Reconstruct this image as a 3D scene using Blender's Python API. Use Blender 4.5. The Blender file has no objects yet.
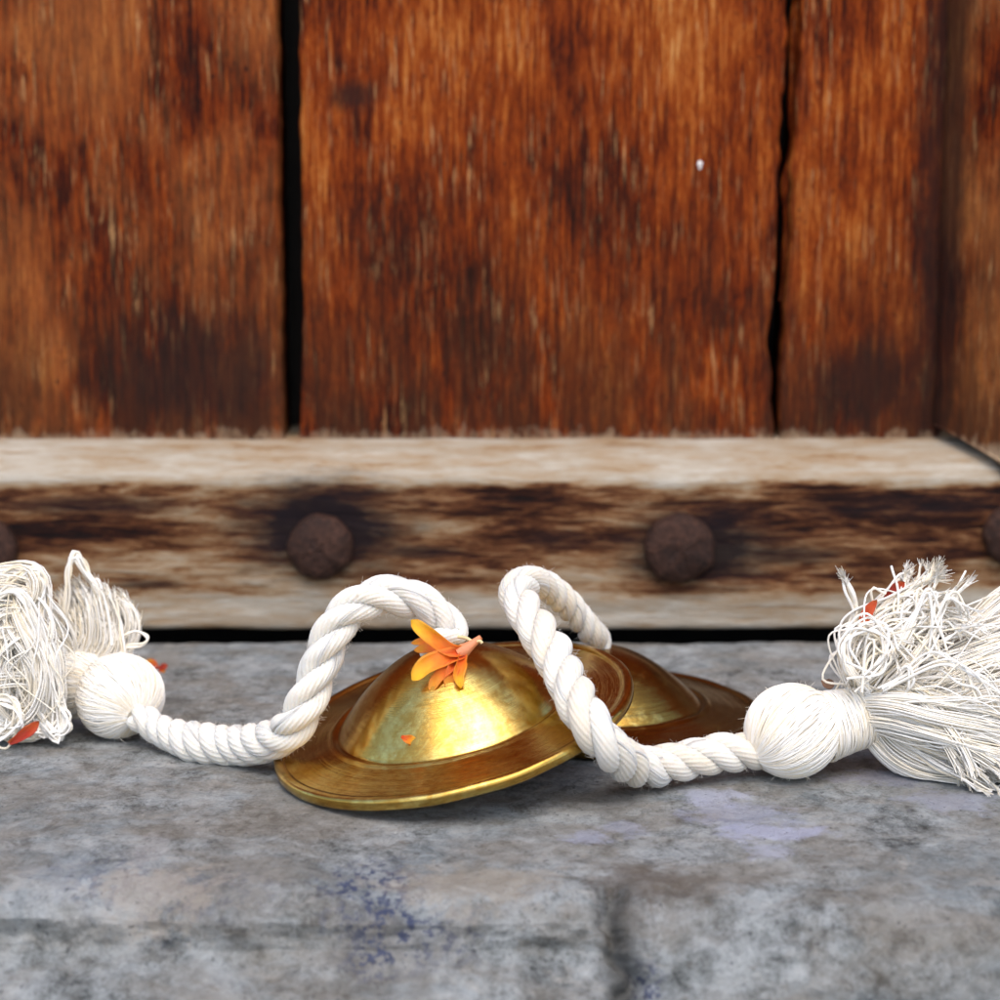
import bpy, math, random
import numpy as np
from mathutils import Vector, Matrix, noise as mn

random.seed(7); RNG = np.random.default_rng(7)
S = 0.01                      # everything below is written in centimetres
C = bpy.context.scene.collection
scene = bpy.context.scene

# ------------------------------------------------------------------ camera
CAM_Y, CAM_H, F, PITCH = -39.0, 12.0, 2000.0, math.atan(326/2000)
cam_d = bpy.data.cameras.new('camera'); cam = bpy.data.objects.new('camera', cam_d); C.objects.link(cam)
cam.location = (0, CAM_Y*S, CAM_H*S); cam.rotation_euler = (math.pi/2-PITCH, 0, 0)
cam_d.sensor_width = 36; cam_d.lens = 72; cam_d.clip_start = 0.01; cam_d.clip_end = 500
cam_d.dof.use_dof = True; cam_d.dof.focus_distance = 0.396; cam_d.dof.aperture_fstop = 18
scene.camera = cam

# ------------------------------------------------------------------ world, sun, exposure
SUN_EL, SUN_AZ = math.radians(60), math.radians(174)     # azimuth measured from +Y towards +X
w = bpy.data.worlds.new('World'); scene.world = w; w.use_nodes = True
nt = w.node_tree; bg = nt.nodes['Background']
sky = nt.nodes.new('ShaderNodeTexSky'); sky.sky_type = 'NISHITA'; sky.sun_disc = False
sky.sun_elevation = SUN_EL; sky.sun_rotation = SUN_AZ; sky.air_density = 1.0; sky.dust_density = 3.0; sky.ozone_density = 1.0
nt.links.new(sky.outputs[0], bg.inputs[0]); bg.inputs[1].default_value = 0.14
sd = bpy.data.lights.new('sun', 'SUN'); sun = bpy.data.objects.new('sun', sd); C.objects.link(sun)
sd.energy = 0.6; sd.angle = math.radians(50); sd.color = (1.0, 0.95, 0.88)
d = Vector((math.sin(SUN_AZ)*math.cos(SUN_EL), math.cos(SUN_AZ)*math.cos(SUN_EL), math.sin(SUN_EL)))
sun.rotation_euler = d.to_track_quat('Z', 'Y').to_euler()
scene.view_settings.view_transform = 'Standard'; scene.view_settings.look = 'None'
scene.view_settings.exposure = 1.08; scene.view_settings.gamma = 1.0; scene.view_settings.use_curve_mapping = False

# ------------------------------------------------------------------ geometry helpers
fw = np.array([0, math.cos(PITCH), -math.sin(PITCH)]); up = np.array([0, math.sin(PITCH), math.cos(PITCH)]); rt = np.array([1., 0, 0])
CO = np.array([0, CAM_Y, CAM_H])
def ray(px, py):
    v = fw + rt*(px-500)/F - up*(py-500)/F
    return v/np.linalg.norm(v)
def at(px, py, Y):            # the point at depth Y (cm) seen there
    v = ray(px, py); return CO + v*((Y-CAM_Y)/v[1])
def atz(px, py, z=0):         # the point at height z seen there
    v = ray(px, py); return CO + v*((z-CAM_H)/v[2])
def P(*pts): return np.array([at(*p) for p in pts])

def spline(ctrl, n):
    c = np.asarray(ctrl, float); k = len(c)
    c = np.vstack([2*c[0]-c[1], c, 2*c[-1]-c[-2]])
    t = np.linspace(0, k-1-1e-6, n); i = t.astype(int); u = (t-i)[:, None]
    p0, p1, p2, p3 = c[i], c[i+1], c[i+2], c[i+3]
    return .5*((2*p1)+(-p0+p2)*u+(2*p0-5*p1+4*p2-p3)*u**2+(-p0+3*p1-3*p2+p3)*u**3)
def resample(p, n):
    s = np.concatenate([[0], np.cumsum(np.linalg.norm(np.diff(p, axis=0), axis=1))])
    t = np.linspace(0, s[-1], n)
    return np.stack([np.interp(t, s, p[:, j]) for j in range(p.shape[1])], 1), s[-1]
def frames(p):
    T = np.gradient(p, axis=0); T /= np.linalg.norm(T, axis=1)[:, None]+1e-12
    N = np.zeros_like(p); a = np.array([0, 0, 1.]) if abs(T[0][2]) < .9 else np.array([0, 1., 0])
    n = np.cross(T[0], a); n /= np.linalg.norm(n)
    for i in range(len(p)):
        n = n - T[i]*np.dot(n, T[i]); n /= np.linalg.norm(n)+1e-12; N[i] = n
    return T, N, np.cross(T, N)

class MB:
    def __init__(s): s.v = []; s.f = []; s.n = 0; s.uv = {}
    def grid(s, G, closed=False, caps=False):     # G: (a, b, 3)
        a, b = G.shape[:2]; base = s.n
        s.v.append(G.reshape(-1, 3)); s.n += a*b
        I = np.arange(a*b).reshape(a, b)+base
        J = np.hstack([I, I[:, :1]]) if closed else I
        q = np.stack([J[:-1, :-1], J[:-1, 1:], J[1:, 1:], J[1:, :-1]], -1).reshape(-1, 4)
        s.f += q.tolist()
        if caps: s.f.append(I[0].tolist()); s.f.append(I[-1][::-1].tolist())
    def tube(s, p, r, k=6, caps=True, ridge=0, m=0, tw=0):
        p = np.asarray(p); T, N, B = frames(p); n = len(p)
        r = np.broadcast_to(np.asarray(r, float), (n,))
        th = np.linspace(0, 2*np.pi, k, endpoint=False)[None, :]
        rr = r[:, None]*np.ones_like(th)
        if ridge:
            ss = np.concatenate([[0], np.cumsum(np.linalg.norm(np.diff(p, axis=0), axis=1))])[:, None]
            rr = rr*(1+ridge*(np.abs(np.cos(m/2*(th-tw*ss)))-.5)*2)
        G = p[:, None, :]+rr[..., None]*(np.cos(th)[..., None]*N[:, None, :]+np.sin(th)[..., None]*B[:, None, :])
        s.grid(G, closed=True, caps=caps)
    def build(s, name, mat, parent=None, smooth=True, world=None):
        V = np.vstack(s.v)*S
        me = bpy.data.meshes.new(name); me.from_pydata(V.tolist(), [], s.f)
        if smooth: me.polygons.foreach_set('use_smooth', [True]*len(me.polygons))
        me.update(); me.materials.append(mat)
        o = bpy.data.objects.new(name, me); C.objects.link(o)
        if parent: o.parent = parent
        return o
def tag(o, label, cat=None, group=None, kind=None):
    if label: o['label'] = label
    if cat: o['category'] = cat
    if group: o['group'] = group
    if kind: o['kind'] = kind
    return o
def thing(name, label, cat, group=None, loc=(0, 0, 0)):
    o = bpy.data.objects.new(name, None); C.objects.link(o); o.empty_display_size = .01
    o.location = [c*S for c in loc]
    return tag(o, label, cat, group)
def keep(o):                  # a part built in world cm under an Empty that is not at the origin
    o.location = [-c for c in o.parent.location]; return o

# ------------------------------------------------------------------ material helpers
class NM:
    def __init__(s, name):
        s.m = bpy.data.materials.new(name); s.m.use_nodes = True; s.t = s.m.node_tree
        s.b = s.t.nodes['Principled BSDF']; s.co = s.t.nodes.new('ShaderNodeTexCoord')
        mp = s.node('ShaderNodeMapping'); s.link(s.co.outputs['Object'], mp.inputs[0]); mp.inputs['Scale'].default_value = (100, 100, 100)
        s.P = mp.outputs[0]
    def node(s, t): return s.t.nodes.new(t)
    def link(s, a, b): s.t.links.new(a, b)
    def put(s, sock, v):
        if isinstance(v, (int, float)): sock.default_value = v
        elif isinstance(v, tuple): sock.default_value = (v+(1,))[:4] if sock.type == 'RGBA' else v
        else: s.link(v, sock)
    def noise(s, scale, detail=5, rough=.6, off=(0, 0, 0), dist=0, vec=None):
        mp = s.node('ShaderNodeMapping'); s.link(vec or s.P, mp.inputs[0])
        mp.inputs['Scale'].default_value = scale if isinstance(scale, tuple) else (scale,)*3
        mp.inputs['Location'].default_value = off
        n = s.node('ShaderNodeTexNoise'); n.inputs['Scale'].default_value = 1; n.inputs['Detail'].default_value = detail
        n.inputs['Roughness'].default_value = rough; n.inputs['Distortion'].default_value = dist
        s.link(mp.outputs[0], n.inputs['Vector']); return n.outputs['Fac']
    def ramp(s, f, stops, interp='LINEAR'):
        r = s.node('ShaderNodeValToRGB'); r.color_ramp.interpolation = interp
        e = r.color_ramp.elements
        while len(e) < len(stops): e.new(.5)
        for i, (p, c) in enumerate(stops):
            e[i].position = p; e[i].color = (c, c, c, 1) if isinstance(c, (int, float)) else tuple(c)+(1,)
        s.put(r.inputs[0], f); return r.outputs[0]
    def mix(s, f, a, b, mode='MIX'):
        n = s.node('ShaderNodeMix'); n.data_type = 'RGBA'; n.blend_type = mode
        s.put(n.inputs[0], f); s.put(n.inputs[6], a); s.put(n.inputs[7], b); return n.outputs[2]
    def math(s, op, a, b=0., c=None, clamp=False):
        n = s.node('ShaderNodeMath'); n.operation = op; n.use_clamp = clamp
        s.put(n.inputs[0], a); s.put(n.inputs[1], b)
        if c is not None: s.put(n.inputs[2], c)
        return n.outputs[0]
    def sep(s, v=None):
        n = s.node('ShaderNodeSeparateXYZ'); s.link(v or s.P, n.inputs[0]); return n.outputs
    def blob(s, c, rad, wob=.4, sc=1.2, soft=.35):
        soft = min(soft, .5)      # a spot with a ragged outline of its own
        mp = s.node('ShaderNodeMapping'); s.link(s.P, mp.inputs[0])
        mp.inputs['Scale'].default_value = tuple(1/r for r in rad)
        mp.inputs['Location'].default_value = tuple(-c[i]/rad[i] for i in range(3))
        l = s.node('ShaderNodeVectorMath'); l.operation = 'LENGTH'; s.link(mp.outputs[0], l.inputs[0])
        n = s.noise(sc, 6, .7, off=(c[0]*3.1, c[1], c[2]*2.3))
        d = s.math('ADD', l.outputs['Value'], s.math('MULTIPLY', s.math('SUBTRACT', n, .5), wob*4))
        return s.ramp(d, [(max(0, .9-soft), 1.), (min(1, .9+soft*.3), 0.)])
    def bump(s, h, dist, strength=1., prev=None):
        n = s.node('ShaderNodeBump'); n.inputs['Distance'].default_value = dist*S; n.inputs['Strength'].default_value = strength
        s.put(n.inputs['Height'], h)
        if prev is not None: s.link(prev, n.inputs['Normal'])
        return n.outputs[0]
    def done(s, col=None, rough=None, nrm=None, **kw):
        if col is not None: s.put(s.b.inputs['Base Color'], col)
        if rough is not None: s.put(s.b.inputs['Roughness'], rough)
        if nrm is not None: s.link(nrm, s.b.inputs['Normal'])
        for k, v in kw.items(): s.put(s.b.inputs[k.replace('_', ' ')], v)
        return s.m

def plank_wood(name, off, tan=0., extra_dark=()):
    m = NM(name)
    xyz = m.sep()
    g1 = m.noise((7.5, 6, .5), 8, .68, off, .04)
    g2 = m.noise((22, 16, 1.3), 6, .75, (off[0]+9, 3, off[2]))
    br = m.noise((.33, .3, .2), 4, .6, (off[0], 5, off[2]+2))
    g3 = m.noise((30, 30, 4), 3, .7, (off[0]+2, 8, off[2]))
    f = m.math('ADD', m.math('MULTIPLY', g1, .46), m.math('ADD', m.math('MULTIPLY', g2, .34), m.math('MULTIPLY', g3, .18)))
    f = m.math('ADD', f, m.math('MULTIPLY', m.math('SUBTRACT', br, .5), .40))
    col = m.ramp(f, [(.35, (.007, .0025, .0015)), (.415, (.038, .006, .002)), (.475, (.130, .018, .002)), (.535, (.245, .043, .004)), (.60, (.40, .115, .018)), (.67, (.56, .27, .085))])
    if tan: col = m.mix(m.math('MULTIPLY', m.ramp(br, [(.40, 0.), (.58, 1.)]), tan), col, m.mix(g2, (.11, .036, .010), (.44, .19, .06)))
    # worn flecks where the varnish is gone
    fl = m.noise((13, 11, .8), 5, .65, (off[0]+31, 1, off[2]+8)); fp = m.noise((.9, .9, .45), 3, .6, (off[0]+3, 11, off[2]))
    fm = m.math('MULTIPLY', m.ramp(fl, [(.56, 0.), (.66, 1.)]), m.ramp(fp, [(.42, 0.), (.62, 1.)]))
    col = m.mix(m.math('MULTIPLY', fm, .7), col, (.60, .34, .14))
    # grime that climbs from the bottom of the boards, ragged
    lo = m.noise((1.1, 1, .35), 5, .65, (off[0]+5, 2, 4))
    zz = m.math('SUBTRACT', 1.0, m.math('DIVIDE', m.math('SUBTRACT', xyz[2], 4.6), 8.0), clamp=True)
    dm = m.math('MULTIPLY', zz, m.ramp(lo, [(.36, 0.), (.56, 1.)]))
    col = m.mix(m.math('MULTIPLY', dm, .85), col, m.mix(g2, (.008, .004, .003), (.075, .026, .010)))
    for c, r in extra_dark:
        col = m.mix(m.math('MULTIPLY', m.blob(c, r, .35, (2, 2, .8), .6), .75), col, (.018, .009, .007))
    # bleached fringe along the very foot
    ft = m.math('ADD', m.math('SUBTRACT', xyz[2], 4.75), m.math('MULTIPLY', m.math('SUBTRACT', m.noise((2.2, 3, 1.2), 6, .7, (off[0], 0, 3)), .5), 1.5))
    col = m.mix(m.ramp(ft, [(-.0, .8), (.45, 0.)]), col, m.mix(g2, (.25, .15, .08), (.55, .42, .28)))
    # dark pits
    pit = m.ramp(m.noise((14, 14, 5), 3, .5, (off[0]+50, 7, 9)), [(.28, 1.), (.34, 0.)])
    col = m.mix(pit, col, (.015, .007, .005))
    hb = m.bump(g1, .09, .8); hb = m.bump(g2, .04, .7, hb)
    return m.done(col, m.ramp(g2, [(.3, .8), (.7, .55)]), hb, Specular_IOR_Level=.10)

def rail_wood(stains):
    m = NM('weathered_rail_wood'); xyz = m.sep()
    g1 = m.noise((.55, 3, 4.6), 9, .72, (3, 0, 1), .5)
    g2 = m.noise((1.6, 8, 13), 5, .7, (8, 1, 1), .2)
    br = m.noise((.22, .5, .9), 4, .6, (1.5, 3, 7))
    f = m.math('ADD', m.math('MULTIPLY', g1, .6), m.math('MULTIPLY', g2, .25))
    f = m.math('ADD', f, m.math('MULTIPLY', m.math('SUBTRACT', br, .5), .5))
    # old varnish survives on the middle of the face, the arris and the foot are worn bare
    zr = m.math('ADD', xyz[2], m.math('MULTIPLY', m.math('SUBTRACT', m.noise((.5, 1, 2), 5, .6, (9, 2, 2)), .5), .7))
    band = m.ramp(m.math('DIVIDE', zr, 6.), [(.15, .23), (.20, .09), (.36, .06), (.45, 0.), (.65, 0.), (.685, .20), (1., .19)])
    f = m.math('ADD', f, band)
    # redder and darker towards the right end
    f = m.math('SUBTRACT', f, m.math('MULTIPLY', m.ramp(m.math('DIVIDE', xyz[0], 20.), [(.15, 0.), (.6, 1.)]), m.math('MULTIPLY', m.ramp(m.math('DIVIDE', zr, 6.), [(.2, 0.), (.3, 1.), (.63, 1.), (.67, 0.)]), .05)))
    col = m.ramp(f, [(.28, (.006, .004, .004)), (.36, (.030, .010, .006)), (.415, (.100, .036, .014)), (.475, (.21, .105, .046)), (.55, (.32, .225, .135)), (.66, (.38, .325, .25)), (.84, (.50, .47, .41))])
    for c, r, k in stains:
        col = m.mix(m.math('MULTIPLY', m.blob(c, r, .3, (.6, 1, 2.4), .65), k), col, (.010, .007, .009))
    hb = m.bump(g1, .10, .8); hb = m.bump(g2, .05, .8, hb)
    return m.done(col, .78, hb, Specular_IOR_Level=.1)

def stone_mat():
    m = NM('worn_grey_stone'); xyz = m.sep()
    a = m.noise((.75, .55, .9), 9, .72, (2, 1, 0), .3)
    b = m.noise((3.0, 2.6, 3.4), 8, .75, (5, 2, 1), .3)
    c = m.noise((14, 11, 14), 5, .75, (1, 7, 3))
    f = m.math('ADD', m.math('MULTIPLY', a, .52), m.math('ADD', m.math('MULTIPLY', b, .31), m.math('MULTIPLY', c, .19)))
    col = m.ramp(f, [(.375, (.030, .031, .029)), (.435, (.115, .122, .119)), (.485, (.25, .265, .26)), (.545, (.39, .41, .41)), (.64, (.54, .56, .55))])
    warm = m.noise((.35, .5, .5), 5, .65, (12, 4, 2), .3)
    big = m.noise((.30, .42, .6), 4, .6, (31, 4, 2), .4)
    col = m.mix(m.ramp(big, [(.50, 0.), (.62, .5)]), col, m.mix(b, (.05, .07, .085), (.36, .43, .46)))
    pale = m.noise((.9, .9, 1.2), 8, .72, (55, 2, 3), .5)
    col = m.mix(m.ramp(pale, [(.56, 0.), (.66, .55)]), col, (.50, .47, .42))
    col = m.mix(m.ramp(m.noise((1.1, .9, 1.4), 8, .75, (75, 2, 3), .5), [(.56, 0.), (.66, .6)]), col, (.055, .050, .045))
    col = m.mix(m.math('MULTIPLY', m.ramp(warm, [(.42, 0.), (.58, 1.)]), .6), col, m.mix(b, (.09, .072, .052), (.36, .315, .25)))
    br = m.ramp(m.noise((1.3, 2.6, 2.6), 5, .7, (40, 4, 2)), [(.62, 0.), (.70, 1.)])
    col = m.mix(m.math('MULTIPLY', br, .45), col, (.13, .09, .055))
    # blue pigment: a scattered cluster of specks
    sp = m.ramp(m.noise((5.5, 4.2, 5.5), 6, .7, (3, 3, 9)), [(.51, 0.), (.55, 1.)])
    for pos, rad, k in (((-2.2, -5.9, -.1), (1.1, 1.2, 1.), .9), ((-1.9, -7.1, -.6), (1.2, 1.0, .9), .85), ((-.9, -7.2, -.6), (1.0, .9, .6), .5), ((-5.6, -6.4, 0), (2.2, 1.2, 1), .4), ((-7.0, -5.5, 0), (1.2, 1.2, 1), .35), ((2.4, -7.8, -1.2), (.45, .9, .5), .9)):
        col = m.mix(m.math('MULTIPLY', m.math('MULTIPLY', sp, m.blob(pos, rad, .35, 1.4, .6)), k), col, (.035, .047, .115))
        col = m.mix(m.math('MULTIPLY', m.blob(pos, rad, .4, 1.2, .7), .15*k), col, (.12, .15, .22))
    # thin lime and lavender paint spills
    for (px, py), rad, k, cc in (((715, 797), (.75, .55, 1), .8, (.50, .52, .64)), ((770, 833), (1.0, .5, 1), .8, (.48, .50, .66)), ((740, 815), (1.1, .9, 1), .55, (.40, .42, .56)),
                             ((585, 838), (.42, .4, 1), .7, (.46, .48, .60)), ((625, 828), (.4, .45, 1), .5, (.46, .48, .60)), ((765, 852), (.4, .45, 1), .6, (.52, .54, .68)), ((955, 802), (1.0, .7, 1), .5, (.42, .44, .56)), ((885, 777), (1.0, .6, 1), .5, (.42, .43, .56)),
                             ((160, 885), (1.2, .9, 1), .75, (.46, .40, .33)), ((470, 880), (1.5, .8, 1), .6, (.42, .36, .28)), ((80, 900), (1.2, .6, 1), .5, (.44, .42, .38)), ((560, 930), (1.2, .6, .8), .6, (.40, .34, .26)), ((400, 780), (1.6, 1.2, 1), .3, (.42, .37, .32)), ((640, 880), (.9, .8, 1), .8, (.13, .10, .075)), ((710, 885), (.9, .5, 1), .6, (.15, .12, .09)), ((155, 905), (.5, .5, .6), .7, (.50, .58, .62)), ((60, 870), (.8, .6, 1), .3, (.4, .45, .5)), ((150, 850), (.35, .8, 1), .5, (.48, .46, .45))):
        p = atz(px, py); col = m.mix(m.math('MULTIPLY', m.blob(tuple(p), tuple(q*1.15 for q in rad), .75, 1.9, .4), k*.8), col, cc)
    pk = m.ramp(m.noise((8, 6, 8), 4, .65, (70, 3, 1)), [(.63, 0.), (.67, 1.)])
    col = m.mix(m.math('MULTIPLY', pk, .6), col, (.045, .045, .05))
    # soil in the joint
    jt = m.math('MULTIPLY', m.ramp(m.math('ABSOLUTE', m.math('SUBTRACT', xyz[0], 2.0)), [(.12, 1.), (.5, 0.)]), m.ramp(m.math('MULTIPLY_ADD', xyz[1], -.1, 0.), [(.59, 0.), (.64, 1.)]))
    col = m.mix(m.math('MULTIPLY', jt, .7), col, (.05, .045, .035))
    hb = m.bump(b, .14, 1.); hb = m.bump(c, .05, 1., hb)
    return m.done(col, m.ramp(b, [(.35, .8), (.65, .55)]), hb, Specular_IOR_Level=.3)

def brass_mat(name, dark=0.):
    m = NM(name); o = m.sep()
    r = m.math('SQRT', m.math('ADD', m.math('MULTIPLY', o[0], o[0]), m.math('MULTIPLY', o[1], o[1])))
    ang = m.math('ARCTAN2', o[1], o[0])
    cv = m.node('ShaderNodeCombineXYZ'); m.link(r, cv.inputs[0]); m.link(ang, cv.inputs[1])
    sc = m.noise((60, 1.6, 1), 4, .7, vec=cv.outputs[0])         # turning marks
    sc2 = m.noise((9, .9, 1), 3, .6, (4, 2, 0), vec=cv.outputs[0])
    pat = m.noise((.8, .8, .8), 6, .7, (2+dark*5, 1, 3), .6)
    fin = m.noise((5, 5, 5), 5, .7, (1, 1, 3)); dk = 1-dark*.75
    col = m.ramp(m.math('ADD', m.math('MULTIPLY', pat, .7), m.math('MULTIPLY', fin, .3)), [(.34+dark*.1, (.46*dk, .24*dk, .045*dk)), (.48+dark*.16, (.52*dk, .31*dk, .065*dk)), (.60+dark*.2, (.66, .51, .16))])
    col = m.mix(m.math('MULTIPLY', m.ramp(sc2, [(.55, 0.), (.7, 1.)]), .25), col, (.40, .17, .03))
    dust = m.ramp(m.noise((22, 22, 22), 2, .5, (3, 3, 1)), [(.72, 0.), (.76, 1.)])
    rough = m.math('ADD', m.ramp(fin, [(.3, .09), (.75, .18)]), m.math('MULTIPLY', sc, .12))
    hb = m.bump(sc, .006, .8); hb = m.bump(sc2, .012, .5, hb); hb = m.bump(m.noise(.9, 2, .5), .04, .4, hb)
    return m.done(m.mix(m.math('MULTIPLY', dust, .5), col, (.7, .55, .3)), rough, hb, Metallic=1.)

def cotton_mat(name, lo, hi, sss=.5):
    m = NM(name); g = m.node('ShaderNodeNewGeometry')
    big = m.noise(1.1, 4, .6, (1, 2, 3)); fi = m.noise((30, 30, 30), 3, .7)
    f = m.math('ADD', m.math('MULTIPLY', g.outputs['Random Per Island'], .5), m.math('MULTIPLY', big, .5))
    col = m.ramp(f, [(.15, lo), (.6, hi)])
    spk = m.ramp(m.noise(9, 2, .5, (5, 5, 1)), [(.76, 0.), (.79, 1.)])
    col = m.mix(m.math('MULTIPLY', spk, .5), col, (.30, .20, .12))
    return m.done(col, .85, m.bump(fi, .012, .7), Sheen_Weight=.25, Specular_IOR_Level=.2, Subsurface_Weight=sss, Subsurface_Radius=(.006, .0045, .003), Subsurface_Scale=.4)

def iron_mat():
    m = NM('rusty_iron'); a = m.noise(1.6, 6, .7); b = m.noise(7, 5, .7)
    col = m.ramp(m.math('ADD', m.math('MULTIPLY', a, .5), m.math('MULTIPLY', b, .5)), [(.35, (.010, .005, .004)), (.5, (.038, .016, .010)), (.66, (.095, .042, .026))])
    return m.done(col, .6, m.bump(b, .08, 1.), Metallic=.1, Specular_IOR_Level=.25)

def petal_mat(name, base, tip, edge):
    m = NM(name)
    uv = m.sep(m.co.outputs['UV'])
    n = m.noise((6, 6, 6), 4, .6)
    f = m.math('ADD', uv[0], m.math('MULTIPLY', m.math('SUBTRACT', n, .5), .35))
    v = m.math('ABSOLUTE', m.math('SUBTRACT', uv[1], .5))
    col = m.ramp(f, [(.08, base), (.55, edge), (.85, tip)])
    col = m.mix(m.ramp(v, [(.28, 0.), (.5, .6)]), col, edge)
    ve = m.node('ShaderNodeTexWave'); mp = m.node('ShaderNodeMapping'); m.link(m.co.outputs['UV'], mp.inputs[0]); mp.inputs['Scale'].default_value = (.3, 5, 1)
    ve.bands_direction = 'Y'; ve.inputs['Scale'].default_value = 1; ve.inputs['Distortion'].default_value = 1.5; m.link(mp.outputs[0], ve.inputs[0])
    return m.done(col, .55, m.bump(ve.outputs['Fac'], .012, .6), Subsurface_Weight=.3, Subsurface_Radius=(.003, .0015, .0005), Subsurface_Scale=.4)

def flat(name, c, r=.9):
    m = NM(name); n = m.noise(2, 5, .6)
    return m.done(m.mix(n, tuple(x*.7 for x in c), tuple(min(1, x*1.3) for x in c)), r, m.bump(n, .1, .5))

# ------------------------------------------------------------------ setting: ledge and ground
M_stone = stone_mat()
def fb(x, y, z, o=4): return mn.fractal(Vector((x, y, z)), 1.0, 2.0, o)
def ledge():
    prof = [(-9.6, -14), (-9.3, -5), (-9.0, -2.6), (-8.7, -1.9), (-8.35, -1.5), (-8.0, -1.28), (-7.6, -1.18), (-7.15, -1.06), (-6.95, -.92), (-6.95, -.70), (-6.98, -.44), (-6.8, -.24), (-6.5, -.09), (-6.0, -.02), (-5, 0), (11.6, 0), (11.85, -.06), (11.95, -.3), (12.0, -4)]
    prof2 = [(-9.6, -14), (-9.1, -5), (-8.6, -2.9), (-8.4, -2.3), (-8.3, -1.9), (-8.2, -1.6), (-8.1, -1.3), (-7.95, -1.05), (-7.8, -.82), (-7.6, -.6), (-7.35, -.4), (-7.05, -.22), (-6.7, -.10), (-6.2, -.03), (-5, 0), (11.6, 0), (11.85, -.06), (11.95, -.3), (12.0, -4)]
    def dense(pr):
        out = []
        steps = [6, 6, 6, 8, 8, 8, 8, 6, 6, 8, 8, 10, 10, 10, 16, 0, 4, 4, 8]
        pr = np.array(pr)
        for i in range(len(pr)-1):
            k = 240 if i == 14 else steps[i]
            for t in range(k): out.append(pr[i]+(pr[i+1]-pr[i])*t/k)
        out.append(pr[-1]); return np.array(out)
    A, B = dense(prof), dense(prof2)
    xs = np.concatenate([np.linspace(-45, -13, 30)[:-1], np.linspace(-13, 13, 440), np.linspace(13, 45, 30)[1:]])
    G = np.zeros((len(A), len(xs), 3))
    for j, x in enumerate(xs):
        k = 1/(1+math.exp(-(x-1.9)*6)); wv = .45*fb(x*.22, 3, 1)+.12*fb(x*.9, 1, 4)
        for i in range(len(A)):
            y, z = A[i]*(1-k)+B[i]*k
            front = max(0, min(1, (-5-y)/2))
            y += front*wv
            h = .05*fb(x*.35, y*.4, z*.4+5, 5) + .025*fb(x*1.6, y*2.2, z*2, 4)
            h += front*.20*fb(x*.7, y*.9, z*1.3, 5)
            jd = abs(x-2.0-.3*fb(0, y*1.0, z*1.5+3)); jd = math.exp(-(jd/(.20+.10*fb(4, y, z*2)))**2)*max(0, min(1, (-5.8-y)/.7))
            G[i, j] = (x, y+front*(-h*.8)+jd*.4*front, z+h*(1-.5*front)-jd*.22)
    b = MB(); b.grid(G); o = b.build('stone_ledge', M_stone)
    tag(o, None, None, None, 'structure')
ledge()
b = MB(); b.grid(np.array([[[-6000, -9.2-j*6000*1.0, -14], [6000, -9.2-j*6000, -14]] for j in (1, 0)], float)); g = b.build('ground', flat('dusty_ground', (.22, .20, .18))); tag(g, None, None, None, 'structure')

# ------------------------------------------------------------------ the wooden door
YD = 12.5                                  # front face of the rail
YP = 14.3                                  # front face of the boards
door = thing('wooden_door', 'old reddish brown plank door with iron studs along its pale worn bottom rail', 'door', loc=(0, YP, .2))
def zx(px, py, Y): p = at(px, py, Y); return p[0], p[2]
zt = at(500, 438, YP)[2]                   # where boards meet rail bevel
TOP = 190.
def board(edgeL, edgeR, y0, mat, name='plank', wobL=.05, wobR=.05, seed=0, th=2.0):
    # edges are lists of (x, z); rough sawn edges
    zs = np.concatenate([np.linspace(zt-1.2, 26, 260), np.linspace(26, TOP, 40)[1:]])
    L = np.interp(zs, [e[1] for e in edgeL], [e[0] for e in edgeL]); R = np.interp(zs, [e[1] for e in edgeR], [e[0] for e in edgeR])
    for i, z in enumerate(zs):
        L[i] += wobL*fb(seed+1, z*1.1, 0, 5); R[i] += wobR*fb(seed+9, z*1.1, 4, 5)
    nx = 40; bev = .12
    rows = []
    for i, z in enumerate(zs):
        row = [(L[i], y0+th, z), (L[i], y0+bev, z), (L[i]+bev*.4, y0+bev*.3, z)]
        for k in range(nx+1):
            x = L[i]+bev+(R[i]-L[i]-2*bev)*k/nx
            row.append((x, y0+.06*fb(x*.5+seed, z*.15, 2)+.015*fb(x*6, z*.6, seed), z))
        row += [(R[i]-bev*.4, y0+bev*.3, z), (R[i], y0+bev, z), (R[i], y0+th, z)]
        rows.append(row)
    m = MB(); m.grid(np.array(rows, float)[:, ::-1], closed=True, caps=True)
    return keep(m.build(name, mat, door))
def ed(*p): 
    q = sorted([zx(x, y, YP) for x, y in p], key=lambda a: a[1]); lo, hi = q[0], q[-1]
    return [(lo[0], -5)]+q+[(hi[0], TOP)]
board([(-32, -5), (-32, TOP)], ed((276, 0), (279, 200), (281, 330), (283, 440)), YP, plank_wood('plank_wood_a', (0, 0, 0), .38, extra_dark=[((-8.0, YP, 6.6), (3.5, 3, 2.2))]), seed=1)
board(ed((299, 0), (300, 120), (302, 250), (303, 330), (299, 440)), ed((786, 0), (789, 40), (783, 100), (779, 170), (777, 250), (774, 300), (768, 340), (772, 380), (775, 440)), YP+.05, plank_wood('plank_wood_b', (21, 0, 13), .0, extra_dark=[((-3.9, YP, 14.0), (.9, 3, .5)), ((-.2, YP, 17.0), (.5, 3, .6))]), seed=5, wobR=.08)
board(ed((802, 0), (800, 60), (797, 110), (793, 170), (791, 250), (787, 300), (784, 340), (781, 390), (780, 440)), ed((1000, 0), (1000, 440)), YP+.1, plank_wood('plank_wood_c', (47, 0, 31), .0, extra_dark=[((9.9, YP, 6.4), (1.8, 3, 1.6)), ((11.7, YP, 10), (.9, 3, 30))]), seed=9, wobL=.08)  # the tall blob paints shade, with some grime, into the stile corner
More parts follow.
